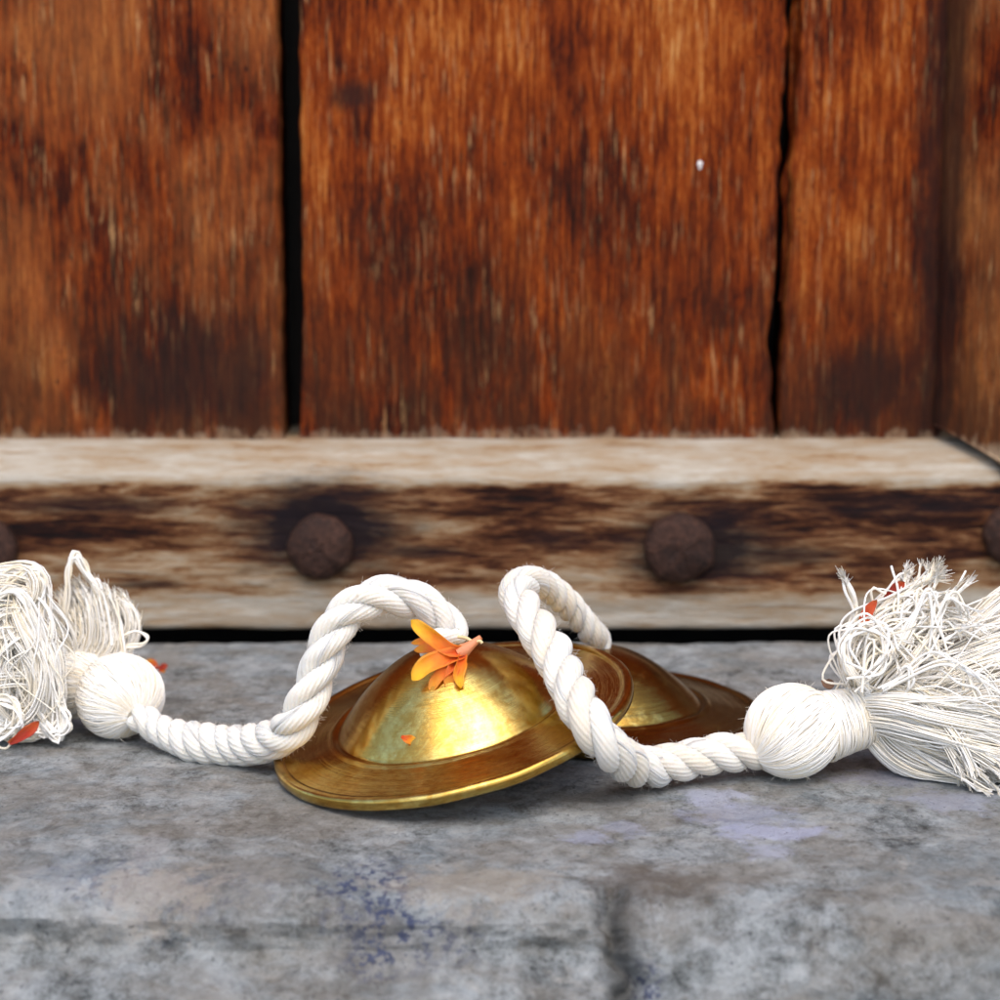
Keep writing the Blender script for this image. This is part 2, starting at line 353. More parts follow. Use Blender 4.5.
# splinter hanging in the right-hand crack
m = MB(); sp = P((797, 0, YP+.9), (792, 80, YP+.8), (794, 140, YP+.9), (786, 190, YP+.7), (787, 250, YP+.8), (782, 300, YP+.9))
m.tube(spline(sp, 60), .14+.05*np.sin(np.linspace(0, 25, 60)), 5); keep(m.build('splinter', plank_wood('splinter_wood', (60, 1, 2)), door))
# black sheet added behind the boards to block light and keep the gaps dark
m = MB(); m.grid(np.array([[(-32, YP+5, -3), (36, YP+5, -3)], [(-32, YP+5, TOP), (36, YP+5, TOP)]], float)); keep(m.build('added_gap_backing', flat('gap_black', (.012, .010, .009)), door))
m = MB(); m.grid(np.array([[(-.6, YP+2.2, zt-2), (-.6, YP+3, zt-2), (.6, YP+3, zt-2), (.6, YP+2.2, zt-2)]]*1+[[(-.6, YP+2.2, zt), (-.6, YP+3, zt), (.6, YP+3, zt), (.6, YP+2.2, zt)]], float))
# rail
zb = at(500, 630, YD)[2]; za = at(500, 478, YD)[2]; zc = at(500, 439, YP-.05)[2]
st = [((at(320, 548, YD)[0], YD, at(320, 528, YD)[2]), (3.0, 3, 1.75), .97), ((at(680, 548, YD)[0]+.5, YD, at(690, 548, YD)[2]), (2.8, 3, 1.45), .95),
      ((at(800, 555, YD)[0], YD, at(800, 555, YD)[2]), (1.5, 3, .35), .7), ((at(100, 500, YD)[0], YD, at(100, 505, YD)[2]), (3.4, 3, .35), .65),
      ((at(150, 585, YD)[0], YD, at(150, 585, YD)[2]), (1.2, 3, .16), .7), ((at(560, 540, YD)[0], YD, at(560, 540, YD)[2]), (1.2, 3, .4), .4),
      ((at(420, 555, YD)[0], YD, at(420, 552, YD)[2]), (1.4, 3, .22), .7), ((at(900, 510, YD)[0], YD, at(900, 505, YD)[2]), (3.2, 3, .45), .5)]
M_rail = rail_wood(st)
def rail():
    prof = [(YD+3.5, zb+.05), (YD+.6, zb), (YD+.06, zb+.02), (YD, zb+.1)]
    for t in np.linspace(0, 1, 34)[1:]: prof.append((YD, zb+.1+(za-zb-.18)*t))
    for t in np.linspace(0, 1, 18)[1:]:
        a = t*math.pi/2; l = (YD+(YP-YD)*t, za+(zc-za)*t); bow = .12*math.sin(math.pi*t)
        prof.append((l[0]-bow*.7, l[1]+bow))
    prof += [(YP+3, zc)]
    prof = np.array(prof)
    xs = np.linspace(-32, 36, 700)
    G = np.zeros((len(xs), len(prof), 3))
    for i, x in enumerate(xs):
        for j, (y, z) in enumerate(prof):
            h = .05*fb(x*.25, z*1.4, 1, 5)+.02*fb(x*1.1, z*6, 4, 4)
            G[i, j] = (x, y-h, z + (.05*fb(x*.3, 0, 7) if j < 5 else h*.4))
    b = MB(); b.grid(G[:, ::-1], closed=True, caps=True); keep(b.build('bottom_rail', M_rail, door))
rail()
# stile on the right, mitred over the rail bevel
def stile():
    mat = plank_wood('stile_wood', (83, 0, 57), .5, extra_dark=[((11.75, YP-.5, 12), (.45, 3, 30))])  # dark strip: shade of the inner corner painted into the wood
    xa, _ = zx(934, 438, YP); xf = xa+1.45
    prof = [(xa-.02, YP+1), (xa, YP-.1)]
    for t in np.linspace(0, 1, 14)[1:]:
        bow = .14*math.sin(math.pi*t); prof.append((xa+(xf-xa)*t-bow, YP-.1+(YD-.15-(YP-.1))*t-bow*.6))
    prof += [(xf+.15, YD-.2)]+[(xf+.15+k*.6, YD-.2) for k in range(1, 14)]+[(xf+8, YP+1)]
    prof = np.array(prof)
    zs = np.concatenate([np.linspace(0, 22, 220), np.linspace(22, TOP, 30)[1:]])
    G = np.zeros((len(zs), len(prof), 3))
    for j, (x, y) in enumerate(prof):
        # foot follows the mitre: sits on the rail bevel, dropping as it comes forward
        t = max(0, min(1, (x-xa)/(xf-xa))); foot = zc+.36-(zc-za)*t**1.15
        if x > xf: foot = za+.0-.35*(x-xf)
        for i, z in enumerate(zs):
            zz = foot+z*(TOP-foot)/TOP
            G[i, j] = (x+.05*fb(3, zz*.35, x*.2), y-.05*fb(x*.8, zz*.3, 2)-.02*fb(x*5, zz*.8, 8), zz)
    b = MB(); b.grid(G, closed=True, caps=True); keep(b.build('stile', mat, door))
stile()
M_iron = iron_mat()
def stud(px, py, r, seed):
    c = at(px, py, YD-.25); G = np.zeros((22, 40, 3))
    for i in range(22):
        a = i/21*math.pi/2
        for j in range(40):
            p = j/40*2*math.pi
            k = 1+.07*fb(math.cos(p)*1.2+seed, math.sin(p)*1.2, 1)+.06*fb(math.cos(p)*2*math.sin(a)+seed, math.sin(p)*2*math.sin(a), 3)
            G[i, j] = (c[0]+r*k*math.sin(a)**.9*math.cos(p), YD-.42*r*k*math.cos(a)**.75*1.0-.10+(.28 if i == 21 else 0), c[2]+r*k*math.sin(a)**.9*math.sin(p))
    b = MB(); b.grid(G[:, ::-1], closed=True); b.f.append(list(range(40))[::-1]); keep(b.build('iron_stud', M_iron, door))
stud(320, 548, .86, 1); stud(680, 549, .94, 5); stud(-18, 551, .90, 9); stud(1016, 536, .82, 13)
m = MB(); p = at(700, 165, YP-.03); 
th = np.linspace(0, 2*np.pi, 12, endpoint=False)
m.grid(np.array([[(p[0]+q*.06*math.cos(a)*(1+.3*math.sin(3*a)), p[1]-.05*(1-q), p[2]+q*.12*math.sin(a)) for a in th] for q in (.1, .6, 1)]), closed=True, caps=True)
keep(m.build('lime_speck', flat('lime', (.75, .72, .68)), door))

# ------------------------------------------------------------------ cymbals
def cymbal_disc(name, mat, parent, knurl=False, Hd=1.38):
    R = 3.72
    top = [(.13, Hd+.28-.02)]
    for t in np.linspace(.05, 1, 60)[0:]:
        r = 2.34*t; 
        if r < .18: continue
        z = .28+Hd*(.5*(1-t**2.15)**.86+.30*(1-t**2.2)+.20*(1-t*t)**2)
        for gr in (2.05, 2.12): z -= .012*math.exp(-((r-gr)/.02)**2)
        top.append((r, z))
    top += [(2.36, .275), (2.40, .30), (2.46, .315), (2.52, .30), (2.56, .27), (2.60, .262)]
    for r in np.linspace(2.66, 3.48, 36):
        z = .262-.10*math.sin((r-2.6)/.95*math.pi/2)
        for gr in (2.82, 2.88, 3.1, 3.3): z -= .004*math.exp(-((r-gr)/.018)**2)
        top.append((r, z))
    top += [(3.50, .172), (3.53, .19), (3.57, .20), (3.64, .20), (3.69, .185), (R, .15), (R+.008, .09), (R, .0), (3.69, -.035), (3.65, -.045), (3.5, -.04)]
    bot = [(3.4, .02), (2.6, .13), (2.4, .15)]
    for t in np.linspace(1, .06, 24): bot.append((2.22*t, .14+(Hd-.02)*(.5*(1-t**2.15)**.86+.30*(1-t**2.2)+.20*(1-t*t)**2)))
    prof = np.array(top+bot); K = 360 if knurl else 200
    G = np.zeros((len(prof), K, 3))
    for i, (r, z) in enumerate(prof):
        for j in range(K):
            a = 2*math.pi*j/K; rr, z2 = r, z
            w_ = .007*mn.noise(Vector((math.cos(a)*r*1.1, math.sin(a)*r*1.1, 1.5)))*min(1, r)*3
            if knurl and r > 3.69: rr -= .03*(j % 3 == 0)
            G[i, j] = (rr*math.cos(a), rr*math.sin(a), z2+w_)
    b = MB(); b.grid(G[:, ::-1], closed=True); b.f += []
    G2 = G; base = 0
    n = len(prof)
    # close hole rim
    I0 = [j for j in range(K)]; In = [(n-1)*K+j for j in range(K)]
    for j in range(K): b.f.append([I0[j], In[j], In[(j+1) % K], I0[(j+1) % K]])
    return b.build(name, mat, parent)

GRP = 'pair of brass hand cymbals'
# front cymbal: rests with its right side propped on the other one
px0, py0, tilt, elev = 454, 723, math.radians(14), math.radians(22)
v = ray(px0, py0); R1 = np.cross(v, up); R1 /= np.linalg.norm(R1); U1 = np.cross(R1, v)
nrm = math.cos(elev)*(-math.sin(tilt)*R1+math.cos(tilt)*U1)-math.sin(elev)*v; nrm /= np.linalg.norm(nrm)
hc = 3.72*math.sqrt(1-nrm[2]**2)+.06; c1 = atz(px0, py0, hc)
cymA = thing('hand_cymbal', 'front tilted brass hand cymbal with orange flower on its crown, cord to left tassel', 'cymbal', GRP, loc=c1)
discA = cymbal_disc('brass_disc', brass_mat('polished_brass'), cymA)
discA.rotation_euler = Vector(nrm).to_track_quat('Z', 'Y').to_euler()
apexA = c1+nrm*1.66
# rear cymbal, flat on the stone
c2 = np.array([2.15, 4.65, .08])
cymB = thing('hand_cymbal', 'rear brass hand cymbal lying flat behind the front one, cord to right tassel', 'cymbal', GRP, loc=c2)
discB = cymbal_disc('brass_disc', brass_mat('dim_reflection_brass', .5), cymB, knurl=True, Hd=1.22); discB.rotation_euler = (math.radians(1), math.radians(1.5), .7)  # darker copy of the brass, dim reflections put into its colour
apexB = c2+np.array([0, 0, 1.48])

M_cord = cotton_mat('cotton_cord', (.70, .62, .50), (.77, .72, .63))
M_yarn = cotton_mat('cotton_yarn', (.84, .72, .50), (.92, .89, .83), .0)
def rope(ctrl, R, pitch, parent, n=900, ph=0):
    """three strand cord; R and pitch are lists along the path"""
    p, L = resample(spline(ctrl, 1200), n); T, N, B = frames(p)
    u = np.linspace(0, 1, n); Rr = np.interp(u, np.linspace(0, 1, len(R)), R); pt = np.interp(u, np.linspace(0, 1, len(pitch)), pitch)
    phi = ph+np.cumsum(2*np.pi/pt)*(L/n); b = MB()
    for k in range(3):
        f = phi+k*2*np.pi/3+.12*np.sin(u*23+k*2); a = Rr*.50*(1+.06*np.sin(u*41+k)); 
        c = p+a[:, None]*(np.cos(f)[:, None]*N+np.sin(f)[:, None]*B)
        r = Rr*.535*(1+.05*np.sin(u*31+k*1.7)); r[:6] *= np.linspace(.6, 1, 6); r[-8:] *= np.linspace(1, .7, 8)
        b.tube(c, r, 44, ridge=.09, m=13, tw=-2.6)
        # a few proud yarns on the strand
        Tc, Nc, Bc = frames(c); s_ = u*L
        for q in range(4):
            th = RNG.uniform(0, 6.3)+s_*-2.6+.2*np.sin(s_*2+q)
            cc = c+(r*.99)[:, None]*(np.cos(th)[:, None]*Nc+np.sin(th)[:, None]*Bc)
            i0 = int(RNG.uniform(0, .6)*n); i1 = min(n, i0+int(RNG.uniform(.15, .4)*n)); b.tube(cc[i0:i1:3], .024, 5)
    for q in range(2200):      # fluff
        i = RNG.integers(2, n-2); th = RNG.uniform(0, 6.3); d0 = np.cos(th)*N[i]+np.sin(th)*B[i]
        q0 = p[i]+d0*Rr[i]*.95; d1 = d0*RNG.uniform(.3, 1)+T[i]*RNG.normal()*.8+RNG.normal(size=3)*.3; l = RNG.uniform(.03, .09)
        b.tube(np.array([q0, q0+d1*l*.5, q0+d1*l+RNG.normal(size=3)*.03]), [.004, .0035, .002], 3, caps=False)
    return keep(b.build('cord', M_cord, parent)), p
def unit(a): a = np.asarray(a, float); return a/np.linalg.norm(a)
def basis(ax):
    ax = unit(ax); a = np.array([0, 0, 1.]) if abs(ax[2]) < .9 else np.array([1., 0, 0]); n = unit(np.cross(ax, a)); return ax, n, np.cross(ax, n)
def yarn(b, p, r=.04, k=5, fray=0):
    b.tube(p, r, k)
    if fray:
        e = p[-1]; d0 = unit(p[-1]-p[-3])
        for q in range(fray*2):
            d1 = d0+RNG.normal(size=3)*.16; l = RNG.uniform(.12, .30)
            b.tube(np.array([p[-3]+RNG.normal(size=3)*.012, e+d1*l*.4, e+d1*l+RNG.normal(size=3)*.03]), [.014, .011, .006], 3)
def knot(c, ax, R, parent, name='knot_ball', stretch=1.0, N=620, yr=.0125):
    """a ball wound of yarn, threads running from pole to pole; ax points to the cord hole"""
    ax, n1, n2 = basis(ax); b = MB()
    th = np.linspace(.02, math.pi-.02, 30)[:, None]; ph = np.linspace(0, 2*np.pi, 60, endpoint=False)[None, :]
    G = c+R*.955*(stretch*np.cos(th)[..., None]*ax+np.sin(th)[..., None]*(np.cos(ph)[..., None]*n1+np.sin(ph)[..., None]*n2))
    b.grid(G, closed=True, caps=True)
    for i in range(N):
        f0 = i/N*2*np.pi*3+RNG.normal()*.05; t = np.linspace(.20, math.pi-.2, 34); tw = .55+RNG.normal()*.07
        lift = 1-.025+.035*RNG.random(); f = f0+tw*np.sin((t-.2)/(math.pi-.4)*math.pi/2)+.03*np.sin(t*5+RNG.uniform(0, 6))
        lobes = 1+.015*np.sin(2*f+1)+.015*np.sin(3*f0)
        p = c+(R*lift*lobes)[:, None]*(stretch*np.cos(t)[:, None]*ax+np.sin(t)[:, None]*(np.cos(f)[:, None]*n1+np.sin(f)[:, None]*n2))
        b.tube(p, yr*RNG.uniform(.8, 1.15)*(.55+.45*np.sin(t)), 5)
    for q in range(350):
        d0 = unit(RNG.normal(size=3)); q0 = c+d0*R; d1 = d0*.5+RNG.normal(size=3)*.6; l = RNG.uniform(.03, .10)
        b.tube(np.array([q0, q0+d1*l*.5, q0+d1*l]), [.004, .0035, .002], 3, caps=False)
    return keep(b.build(name, M_yarn, parent))
def collar(p0, p1, r0, r1, parent, N=26):
    N = 110
    ax, n1, n2 = basis(np.asarray(p1)-p0); L = np.linalg.norm(np.asarray(p1)-p0); b = MB()
    u = np.linspace(0, 1, 20); prof = r0+(r1-r0)*u-.05*np.sin(math.pi*u)
    b.tube(np.asarray(p0)+u[:, None]*L*ax, prof*.95, 40)
    for i in range(N):
        s_ = (i+.5)/N; rr = np.interp(s_, u, prof)*RNG.uniform(.97, 1.02); f = np.linspace(0, 2*np.pi, 49); sl = RNG.normal()*.03
        p = p0+ax*(s_*L+sl*np.cos(f)[:, None]+.02*np.sin(2*f+i)[:, None])+rr*(np.cos(f)[:, None]*n1+np.sin(f)[:, None]*n2)
        b.tube(p,   .013*RNG.uniform(.8, 1.2), 5, caps=False)
    return keep(b.build('collar', M_yarn, parent))
def bundle(b, ctrl, rad, n, yr=(.011, .019), wav=.05, short=.0, flatk=1., fray=0, floor=.04):
    c, L = resample(spline(ctrl, 120), 36); T, N, B = frames(c); u = np.linspace(0, 1, 36)
    rd = np.interp(u, np.linspace(0, 1, len(rad)), rad); n = int(n*4.2)
    if not short:
        cc = c.copy(); cc[:, 2] = np.maximum(cc[:, 2], .55*rd*.8); b.tube(cc, rd*.60, 20)
    locks = [(RNG.random()**.33, RNG.uniform(0, 6.283), RNG.normal()*.5, RNG.normal(size=2)*wav*1.3, RNG.uniform(1.5, 5, 2), RNG.uniform(0, 6.3, 2)) for _ in range(max(4, n//9))]
    for i in range(n):
        lk = locks[RNG.integers(len(locks))]; q = min(1.05, abs(lk[0]+RNG.normal()*.09)); f = lk[1]+RNG.normal()*.16; tw = lk[2]*.7+RNG.normal()*.05
        f = f+tw*u; off = rd*q
        w1 = lk[3]+RNG.normal(size=2)*wav*.15; k1 = lk[4]; p1 = lk[5]+RNG.normal(size=2)*.15
        o1 = off*np.cos(f)+w1[0]*np.sin(k1[0]*u*L*.5+p1[0])*np.minimum(1, u*3); o2 = off*np.sin(f)*flatk+w1[1]*np.sin(k1[1]*u*L*.5+p1[1])*np.minimum(1, u*3)
        p = c+o1[:, None]*N+o2[:, None]*B; p[:, 2] = np.maximum(p[:, 2], floor+.03*RNG.random())
        e = 36 if short == 0 else int(36*(1-short*RNG.random())); r = RNG.uniform(*yr)
        yarn(b, p[:max(6, e)], r, 4, fray if RNG.random() < .5 else 0)
def strayl(b, ctrl, jit=.08, r=.028, fray=0, n=1, k=40):
    for i in range(n):
        c = np.asarray(ctrl)+RNG.normal(size=(len(ctrl), 3))*jit*np.linspace(.4, 1, len(ctrl))[:, None]
        p, _ = resample(spline(c, 90), k); p[:, 2] = np.maximum(p[:, 2], .04); yarn(b, p, r*RNG.uniform(.8, 1.15), 5, fray)

# ---- left tassel and its cord
kcL = at(120, 697, 2.75); kcL[2] = max(kcL[2], .93); axL = unit((.50, -.78, -.30))
kb = knot(kcL, axL, .93, cymA, stretch=.95)
lobe = at(80, 683, 3.6)
def sub(o, par):              # make o a sub-part of par, both built in world cm
    w0 = Vector(par.location); o.parent = par; o.location = (0, 0, 0); return o
k2 = sub(knot(lobe, unit(kcL-lobe), .78, cymA, 'collar', 1.1, 480), kb)
hole = kcL+axL*.84
ropeA, pa = rope(np.vstack([[hole, hole+axL*.22+np.array([.15, 0, .02])], P((160, 731, 1.75), (195, 742, 1.25), (235, 745, .75), (268, 741, .15), (292, 728, -.35), (308, 700, -.35), (322, 662, -.15), (336, 628, .0), (356, 606, .1), (385, 596, .2), (414, 600, .35), (438, 615, .5), (452, 635, .5)), [apexA+nrm*.05, apexA-nrm*.25]]), [.27, .33, .41, .41, .40, .385, .38, .38, .38, .385, .37, .34, .30], [1.15, 1.15, 1.2, 1.3, 1.7, 2.2, 2.2, 2.2, 2.2, 2.1, 2.0], cymA)
b = MB()
L0 = at(62, 672, 3.9)
bundle(b, np.vstack([[at(80, 680, 3.8)], P((55, 655, 3.6), (35, 625, 3.2), (12, 606, 2.8), (-18, 612, 2.6), (-45, 650, 2.6))]), [.35, .45, .5, .6, .7], 90, wav=.16)
bundle(b, P((75, 675, 3.8), (40, 650, 3.2), (8, 625, 2.6), (-12, 650, 2.2), (-5, 690, 2.2), (18, 715, 2.3), (42, 722, 2.5)), [.35, .5, .55, .5, .4, .32, .25], 70, wav=.10)
bundle(b, P((60, 690, 3.6), (40, 655, 3.1), (20, 604, 2.7), (26, 622, 2.3), (46, 665, 2.1), (42, 706, 2.2), (16, 722, 2.3), (-10, 705, 2.5)), [.3, .35, .3, .3, .33, .33, .3, .3], 60, wav=.10)
bundle(b, P((62, 690, 3.4), (40, 690, 3.0), (15, 680, 2.6), (-30, 690, 2.8)), [.5, .6, .7, .7], 60, wav=.1)
bundle(b, P((-40, 590, 2.9), (5, 575, 2.8), (32, 577, 2.6), (38, 605, 2.5), (30, 640, 2.3), (38, 690, 2.2), (52, 726, 2.2)), [.3, .22, .14, .2, .3, .28, .2], 22, wav=.14)
for _ in range(45):
    x0, y0 = RNG.uniform(-10, 50), RNG.uniform(590, 640); Yq = RNG.uniform(1.8, 2.5)
    strayl(b, P((x0, y0, Yq), (x0+RNG.normal()*10+6, y0+35, Yq-.1), (x0+RNG.normal()*12+8, y0+70, Yq-.1), (x0+RNG.normal()*14+4, min(728, y0+110), Yq)), .10, r=.016)
bundle(b, P((48, 640, 3.4), (30, 625, 3.1), (12, 650, 2.9), (8, 690, 2.8), (14, 728, 2.8)), [.3, .5, .6, .6, .4], 60, wav=.10)
tl = sub(keep(b.build('tassel_threads', M_yarn, cymA)), kb)
b = MB()
bundle(b, P((88, 668, 3.8), (95, 640, 3.9), (85, 612, 4.0), (72, 590, 4.1)), [.45, .55, .5, .35], 90, wav=.10, short=.35, fray=2)
bundle(b, P((95, 668, 3.7), (112, 640, 3.9), (118, 618, 4.0), (108, 600, 4.1)), [.3, .35, .38, .3], 55, wav=.10, short=.4, fray=2)
strayl(b, P((60, 640, 3.6), (66, 600, 3.6), (69, 572, 3.6), (74, 556, 3.6), (86, 568, 3.7), (97, 590, 3.7), (106, 604, 3.8)), .07, n=7, r=.03)
strayl(b, P((90, 620, 3.8), (100, 585, 3.8), (106, 612, 3.7), (112, 640, 3.7)), .12, n=8, r=.03)
strayl(b, P((118, 640, 3.6), (135, 630, 3.6), (147, 637, 3.6), (140, 643, 3.5), (126, 648, 3.5), (122, 660, 3.4)), .05, n=2)
strayl(b, P((0, 590, 2.4), (15, 578, 2.4), (35, 570, 2.4), (44, 580, 2.4), (38, 600, 2.4), (30, 612, 2.4)), .06, n=4)
strayl(b, P((-10, 600, 2.2), (15, 590, 2.2), (35, 612, 2.1), (50, 660, 2.0), (62, 715, 2.0), (50, 735, 1.9), (38, 722, 1.9)), .10, n=14)
strayl(b, P((-15, 698, 2.0), (10, 700, 1.8), (20, 722, 1.7), (5, 738, 1.8), (-15, 736, 1.9)), .12, n=9)
strayl(b, P((20, 650, 2.2), (35, 700, 2.0), (55, 735, 1.9), (66, 722, 1.9), (58, 700, 2.0)), .08, n=9)
strayl(b, P((125, 660, 3.4), (122, 640, 3.5), (118, 615, 3.6), (112, 595, 3.6)), .05, n=3, fray=5)
sub(keep(b.build('loose_threads', M_yarn, cymA)), kb)

# ---- right tassel and its cord
kcR = at(792, 737, -.1); kcR[2] = max(kcR[2], .95); 
cEnd = at(880, 712, .5); axR = unit(at(757, 750, -.2)-kcR)
kr = knot(kcR, unit(axR+np.array([0, -.25, 0])), .955, cymB, stretch=1.02)
cS = at(822, 727, .1)
sub(collar(cS, cEnd, .72, .64, cymB, 22), kr)
holeR = kcR+axR*.85
ropeB, pb = rope(np.vstack([[apexB-np.array([0, 0, .25]), apexB+np.array([.02, -.05, .15])], P((592, 632, 4.1), (571, 608, 3.6), (547, 587, 2.9), (527, 582, 2.0), (517, 595, 1.3), (535, 626, .3), (554, 656, -.5), (572, 692, -1.6), (589, 722, -2.35), (612, 750, -2.3), (640, 766, -1.3), (674, 763, -.8), (710, 755, -.55), (740, 752, -.35)), [holeR, holeR-axR*.3]]), [.28, .29, .30, .31, .34, .38, .40, .40, .39, .39, .39, .39, .38, .36], [1.2, 1.2, 1.3, 2.0, 2.3, 2.3, 2.2, 2.0, 1.8, 1.7, 1.7], cymB, ph=1)
b = MB()
bundle(b, P((872, 712, .5), (915, 700, .6), (965, 680, .8), (1030, 665, 1.0), (1080, 660, 1.2)), [.45, .75, .95, 1.1, 1.1], 150, wav=.05)
bundle(b, P((872, 718, .4), (900, 745, .2), (940, 762, .0), (985, 760, -.1), (1040, 750, 0)), [.42, .55, .6, .6, .55], 130, wav=.05, fray=1)
bundle(b, P((872, 705, .8), (910, 690, 1.2), (970, 655, 1.6), (1020, 620, 1.8), (1060, 600, 2)), [.4, .5, .6, .7, .8], 100, wav=.05)
bundle(b, P((872, 710, .2), (905, 712, -.3), (950, 722, -.6), (1000, 735, -.6), (1040, 745, -.5)), [.42, .5, .55, .6, .6], 110, wav=.06)
bundle(b, P((876, 700, .2), (900, 690, -.1), (930, 710, -.5), (960, 745, -.7), (975, 772, -.7)), [.2, .25, .28, .35, .4], 40, wav=.08, short=.2, fray=5)
bundle(b, P((900, 735, -.1), (940, 752, -.5), (975, 762, -.8), (1010, 782, -1.0)), [.2, .28, .35, .4], 46, wav=.08, short=.3, fray=6)
for _ in range(45):
    x0 = RNG.uniform(885, 930); y0 = RNG.uniform(672, 745); k_ = (y0-708)/40; Yq = RNG.uniform(-1.2, -.3)*(1-abs(k_)*.4)
    strayl(b, P((x0, y0, Yq+.5), (x0+40, y0+k_*8+RNG.normal()*9, Yq), (x0+80, y0+k_*10+RNG.normal()*14, Yq-.1), (x0+125, min(775, y0+k_*10+RNG.normal()*22), Yq)), .08, r=.016, fray=int(RNG.random() < .3)*3)
sub(keep(b.build('tassel_threads', M_yarn, cymB)), kr)
b = MB()
def tuft(n, mids, ends, jm=.3, je=.25, fray=5):
    for i in range(n):
        s0 = at(862+RNG.normal()*10, 694+RNG.normal()*5, .6+RNG.normal()*.25)
        m_ = mids[RNG.integers(len(mids))]; e_ = ends[RNG.integers(len(ends))]
        c = np.vstack([s0, at(*m_)+RNG.normal(size=3)*jm, at((m_[0]+e_[0])/2+RNG.normal()*12, (m_[1]+e_[1])/2-10+RNG.normal()*10, m_[2]), at(*e_)+RNG.normal(size=3)*je])
        p, _ = resample(spline(c, 80), 36); yarn(b, p, RNG.uniform(.018, .03), 5, fray if RNG.random() < .6 else 0)
tuft(50, [(848, 650, .8), (862, 640, .6), (880, 650, .5)], [(900, 590, .9), (935, 578, .9), (895, 620, .6), (915, 605, .7), (930, 600, .6)])
tuft(60, [(840, 660, .5), (852, 655, .3), (870, 660, .2), (885, 655, .3)], [(905, 640, .2), (930, 625, .3), (960, 620, .4), (885, 645, .1), (950, 640, .3)])
tuft(38, [(890, 655, .5), (905, 640, .6), (915, 650, .4)], [(965, 605, .7), (972, 622, .6), (955, 600, .8), (985, 635, .6), (940, 590, .9)])
strayl(b, P((856, 690, .6), (842, 670, .7), (846, 640, .8), (856, 612, .8), (852, 592, .8), (849, 582, .8)), .06, n=5, fray=6, r=.035)
strayl(b, P((870, 650, .6), (880, 612, .7), (905, 592, .8), (925, 582, .8), (932, 575, .8)), .07, n=14, fray=6)
strayl(b, P((850, 655, .7), (868, 612, .9), (890, 592, .9), (902, 582, .9)), .07, n=5, fray=5)
strayl(b, P((870, 690, -.2), (850, 670, -.3), (845, 640, -.2), (862, 625, -.2), (885, 640, -.3), (880, 665, -.5), (860, 680, -.6)), .16, n=9)
strayl(b, P((905, 670, .0), (930, 640, .0), (945, 605, .1), (955, 598, .1), (966, 606, .1)), .10, n=6, fray=4)
strayl(b, P((895, 655, .1), (912, 620, .1), (928, 592, .2), (940, 620, .1), (935, 650, -.1)), .12, n=5)
strayl(b, P((880, 690, -.3), (930, 660, -.6), (965, 665, -.8), (985, 700, -.9), (1010, 760, -.8)), .16, n=8)
strayl(b, P((890, 680, -.2), (908, 668, -.5), (913, 680, -.6), (905, 692, -.5)), .06, n=3)
sub(keep(b.build('loose_threads', M_yarn, cymB)), kr)

# ------------------------------------------------------------------ flower and scattered petals
def petal_mesh(ctrl, width, face, cup=.15, th=.008, n=16, prof=None, tipw=.25):
    p, L = resample(spline(ctrl, 60), n); T = np.gradient(p, axis=0); T /= np.linalg.norm(T, axis=1)[:, None]
    fc = unit(face); k = 9; u = np.linspace(0, 1, n); wd = width*np.interp(u, [0, .15, .4, .65, .85, .96, 1], prof or [.3, .5, .85, 1, .75, .35, .08])
    G = np.zeros((n, k, 3)); G2 = np.zeros((n, k, 3))
    for i in range(n):
        sd_ = unit(np.cross(T[i], fc)); nn = unit(np.cross(sd_, T[i]))
        for j in range(k):
            s_ = (j/(k-1)-.5)*2; rip = .07*math.sin(u[i]*11+j*.9+L*9)*(.3+abs(s_))*width
            q = p[i]+sd_*s_*wd[i]*.5+nn*(cup*wd[i]*(s_*s_-.4)+rip)
            G[i, j] = q; G2[i, j] = q-nn*th
    return G, G2, u
def petal(name, ctrl, width, face, mat, parent=None, cup=.15, **kw):
    G, G2, u = petal_mesh(ctrl, width, face, cup, **kw); n, k = G.shape[:2]
    ring = np.concatenate([G, G2[:, ::-1]], 1)
    b = MB(); b.grid(ring, closed=True, caps=True); o = b.build(name, mat, parent)
    uv = o.data.uv_layers.new(name='UVMap'); vs = [l.vertex_index for l in o.data.loops]
    K = 2*k
    for li, vi in enumerate(vs):
        i, j = divmod(vi, K); jj = j if j < k else 2*k-1-j
        uv.data[li].uv = (i/(n-1), jj/(k-1))
    if parent: keep(o)
    return o
M_or = petal_mat('orange_petal', (.72, .045, .006), (.90, .42, .008), (.84, .20, .006))
M_org = petal_mat('deep_orange_petal', (.62, .05, .008), (.80, .27, .015), (.74, .12, .008))
M_red = petal_mat('red_petal', (.30, .02, .008), (.46, .05, .012), (.38, .022, .008))
M_cal = petal_mat('pale_calyx', (.62, .14, .05), (.62, .45, .22), (.60, .30, .14))
Yf = apexA[1]-.55
fl0 = at(463, 651, Yf)
fl = thing('flower', 'torn orange and yellow flower head on the crown of the front cymbal', 'flower', loc=fl0)
PF = [.5, .75, .95, 1, .85, .55, .12]
petal('petal', P((466, 651, Yf), (450, 650, Yf-.2), (430, 636, Yf-.2), (411, 620, Yf-.05)), .31, (-.1, -1, .35), M_or, fl, cup=.35, prof=PF)
petal('petal', P((466, 653, Yf-.02), (447, 657, Yf-.28), (428, 665, Yf-.45), (412, 680, Yf-.6)), .38, (-.15, -1, .5), M_or, fl, cup=.32, prof=PF)
petal('petal', P((463, 653, Yf-.05), (460, 666, Yf-.42), (458, 676, Yf-.58), (461, 688, Yf-.72)), .24, (.3, -1, .3), M_or, fl, cup=.6, prof=PF)
petal('petal', P((463, 656, Yf), (460, 672, Yf-.35), (459, 684, Yf-.5), (459, 695, Yf-.6)), .17, (.3, -1, .3), M_org, fl, cup=.3, prof=PF)
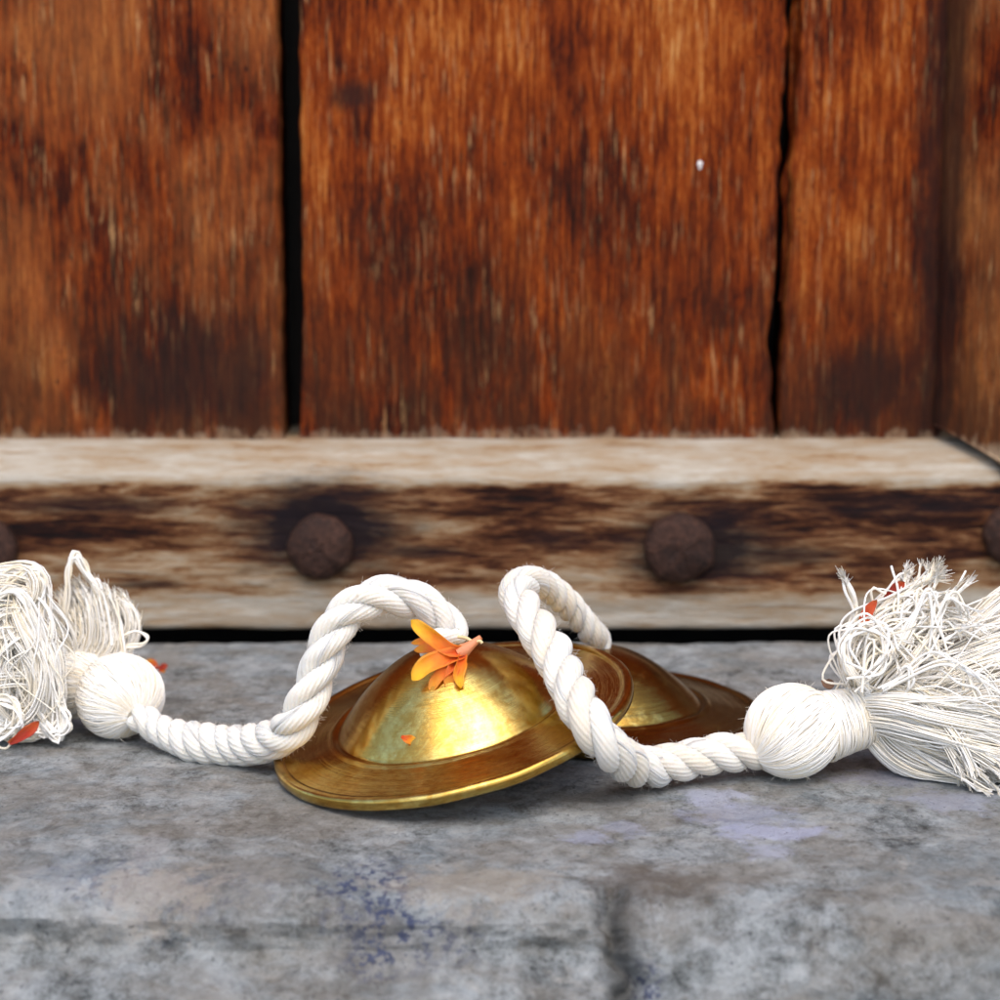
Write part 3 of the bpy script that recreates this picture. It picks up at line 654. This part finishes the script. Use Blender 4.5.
petal('petal', P((461, 656, Yf), (449, 668, Yf-.38), (438, 677, Yf-.52), (430, 692, Yf-.62)), .24, (-.1, -1, .5), M_org, fl, cup=.25, prof=PF)
petal('petal', P((461, 656, Yf), (454, 668, Yf-.38), (450, 678, Yf-.52), (448, 689, Yf-.62)), .26, (.1, -1, .5), M_org, fl, cup=.25, prof=PF)
petal('petal', P((452, 652, Yf+.15), (434, 648, Yf+.1), (414, 650, Yf+.05)), .24, (0, -1, .8), M_org, fl)
petal('petal', P((440, 646, Yf+.25), (425, 642, Yf+.2), (411, 643, Yf+.2)), .16, (0, -1, .6), M_org, fl)
b = MB(); cp = spline(P((457, 654, Yf-.05), (464, 650, Yf), (471, 645, Yf+.05), (481, 637, Yf+.1)), 24); b.tube(cp, np.interp(np.linspace(0, 1, 24), [0, .3, .7, 1], [.11, .14, .085, .05]), 14, ridge=.08, m=8)
o = keep(b.build('calyx', flat('pink_tan_calyx', (.60, .22, .10), .6), fl))
b = MB(); b.tube(spline(P((474, 643, Yf+.1), (466, 638, Yf+.3), (458, 637, Yf+.4)), 12), .035, 6); b.tube(spline(P((476, 642, Yf+.05), (480, 641, Yf), (482, 643, Yf)), 8), .03, 6)
keep(b.build('stamen', flat('pale_stamen', (.75, .58, .30), .6), fl))

def surf(px, py):             # where the ray meets the dome of the front cymbal (used to lay a crumb on it)
    v_ = ray(px, py); t = 36.
    for _ in range(4000):
        q = CO+v_*t; l = q-c1; h = l@nrm; r = np.linalg.norm(l-nrm*h)
        tt = min(1, r/2.34); z = .27+1.38*(.5*(1-tt**2.15)**.86+.30*(1-tt**2.2)+.20*(1-tt*tt)**2)
        if r < 3.7 and h < z: return q
        t += .005
    return q
q = surf(408, 739); dq = -ray(408, 739)*.06
o = petal('petal', np.array([q+dq+np.array([-.13, 0, .05]), q+dq+np.array([0, -.02, .0]), q+dq+np.array([.16, .0, -.03])]), .19, (0, -1, .3), M_or)
tag(o, 'tiny orange petal crumb stuck low on the dome of the front cymbal', 'petal')
o = petal('petal', np.array([at(9, 744, 1.35), at(19, 738, 1.3), at(30, 731, 1.3), at(39, 721, 1.35)]), .26, (0, -1, .6), M_red, cup=.4)
tag(o, 'curled red petal on the stone under the left tassel', 'petal')
o = petal('petal', P((857, 642, .45), (862, 628, .45), (868, 612, .45), (877, 600, .5)), .24, (-.5, -1, .2), petal_mat('red_yellow_petal', (.85, .42, .03), (.55, .06, .015), (.58, .06, .015)), cup=.3)
tag(o, 'long red petal with yellow foot tangled in the left part of the right tassel', 'petal')
o = petal('petal', P((882, 597, .75), (893, 590, .75), (905, 582, .8)), .22, (0, -1, .2), M_red, cup=.2)
tag(o, 'short red petal caught near the top of the right tassel', 'petal')
b = MB(); c0 = atz(158, 668, .12)
frag = thing('flower_fragment', 'small orange and brown flower fragment on the stone behind the left knot ball', 'flower', loc=c0)
petal('petal', np.array([c0, c0+[-.1, .05, .12], c0+[-.28, .0, .2]]), .14, (0, -1, .4), M_org, frag)
petal('petal', np.array([c0, c0+[.1, .0, .03], c0+[.24, -.0, .06]]), .16, (0, -1, .4), M_red, frag)
petal('petal', np.array([c0, c0+[.08, .0, -.06], c0+[.18, -.1, -.08]]), .12, (0, -1, .4), M_org, frag)
petal('petal', np.array([c0, c0+[-.08, .0, .0], c0+[-.20, -.1, .02]]), .12, (0, -1, .4), M_red, frag)
o = petal('dry_petal', P((822, 680, .9), (828, 684, .8), (835, 683, .75)), .22, (0, -1, .3), flat('dry_brown_petal', (.22, .12, .07)), cup=.3)
tag(o, 'dry brown petal scrap stuck behind the collar of the right tassel', 'petal')
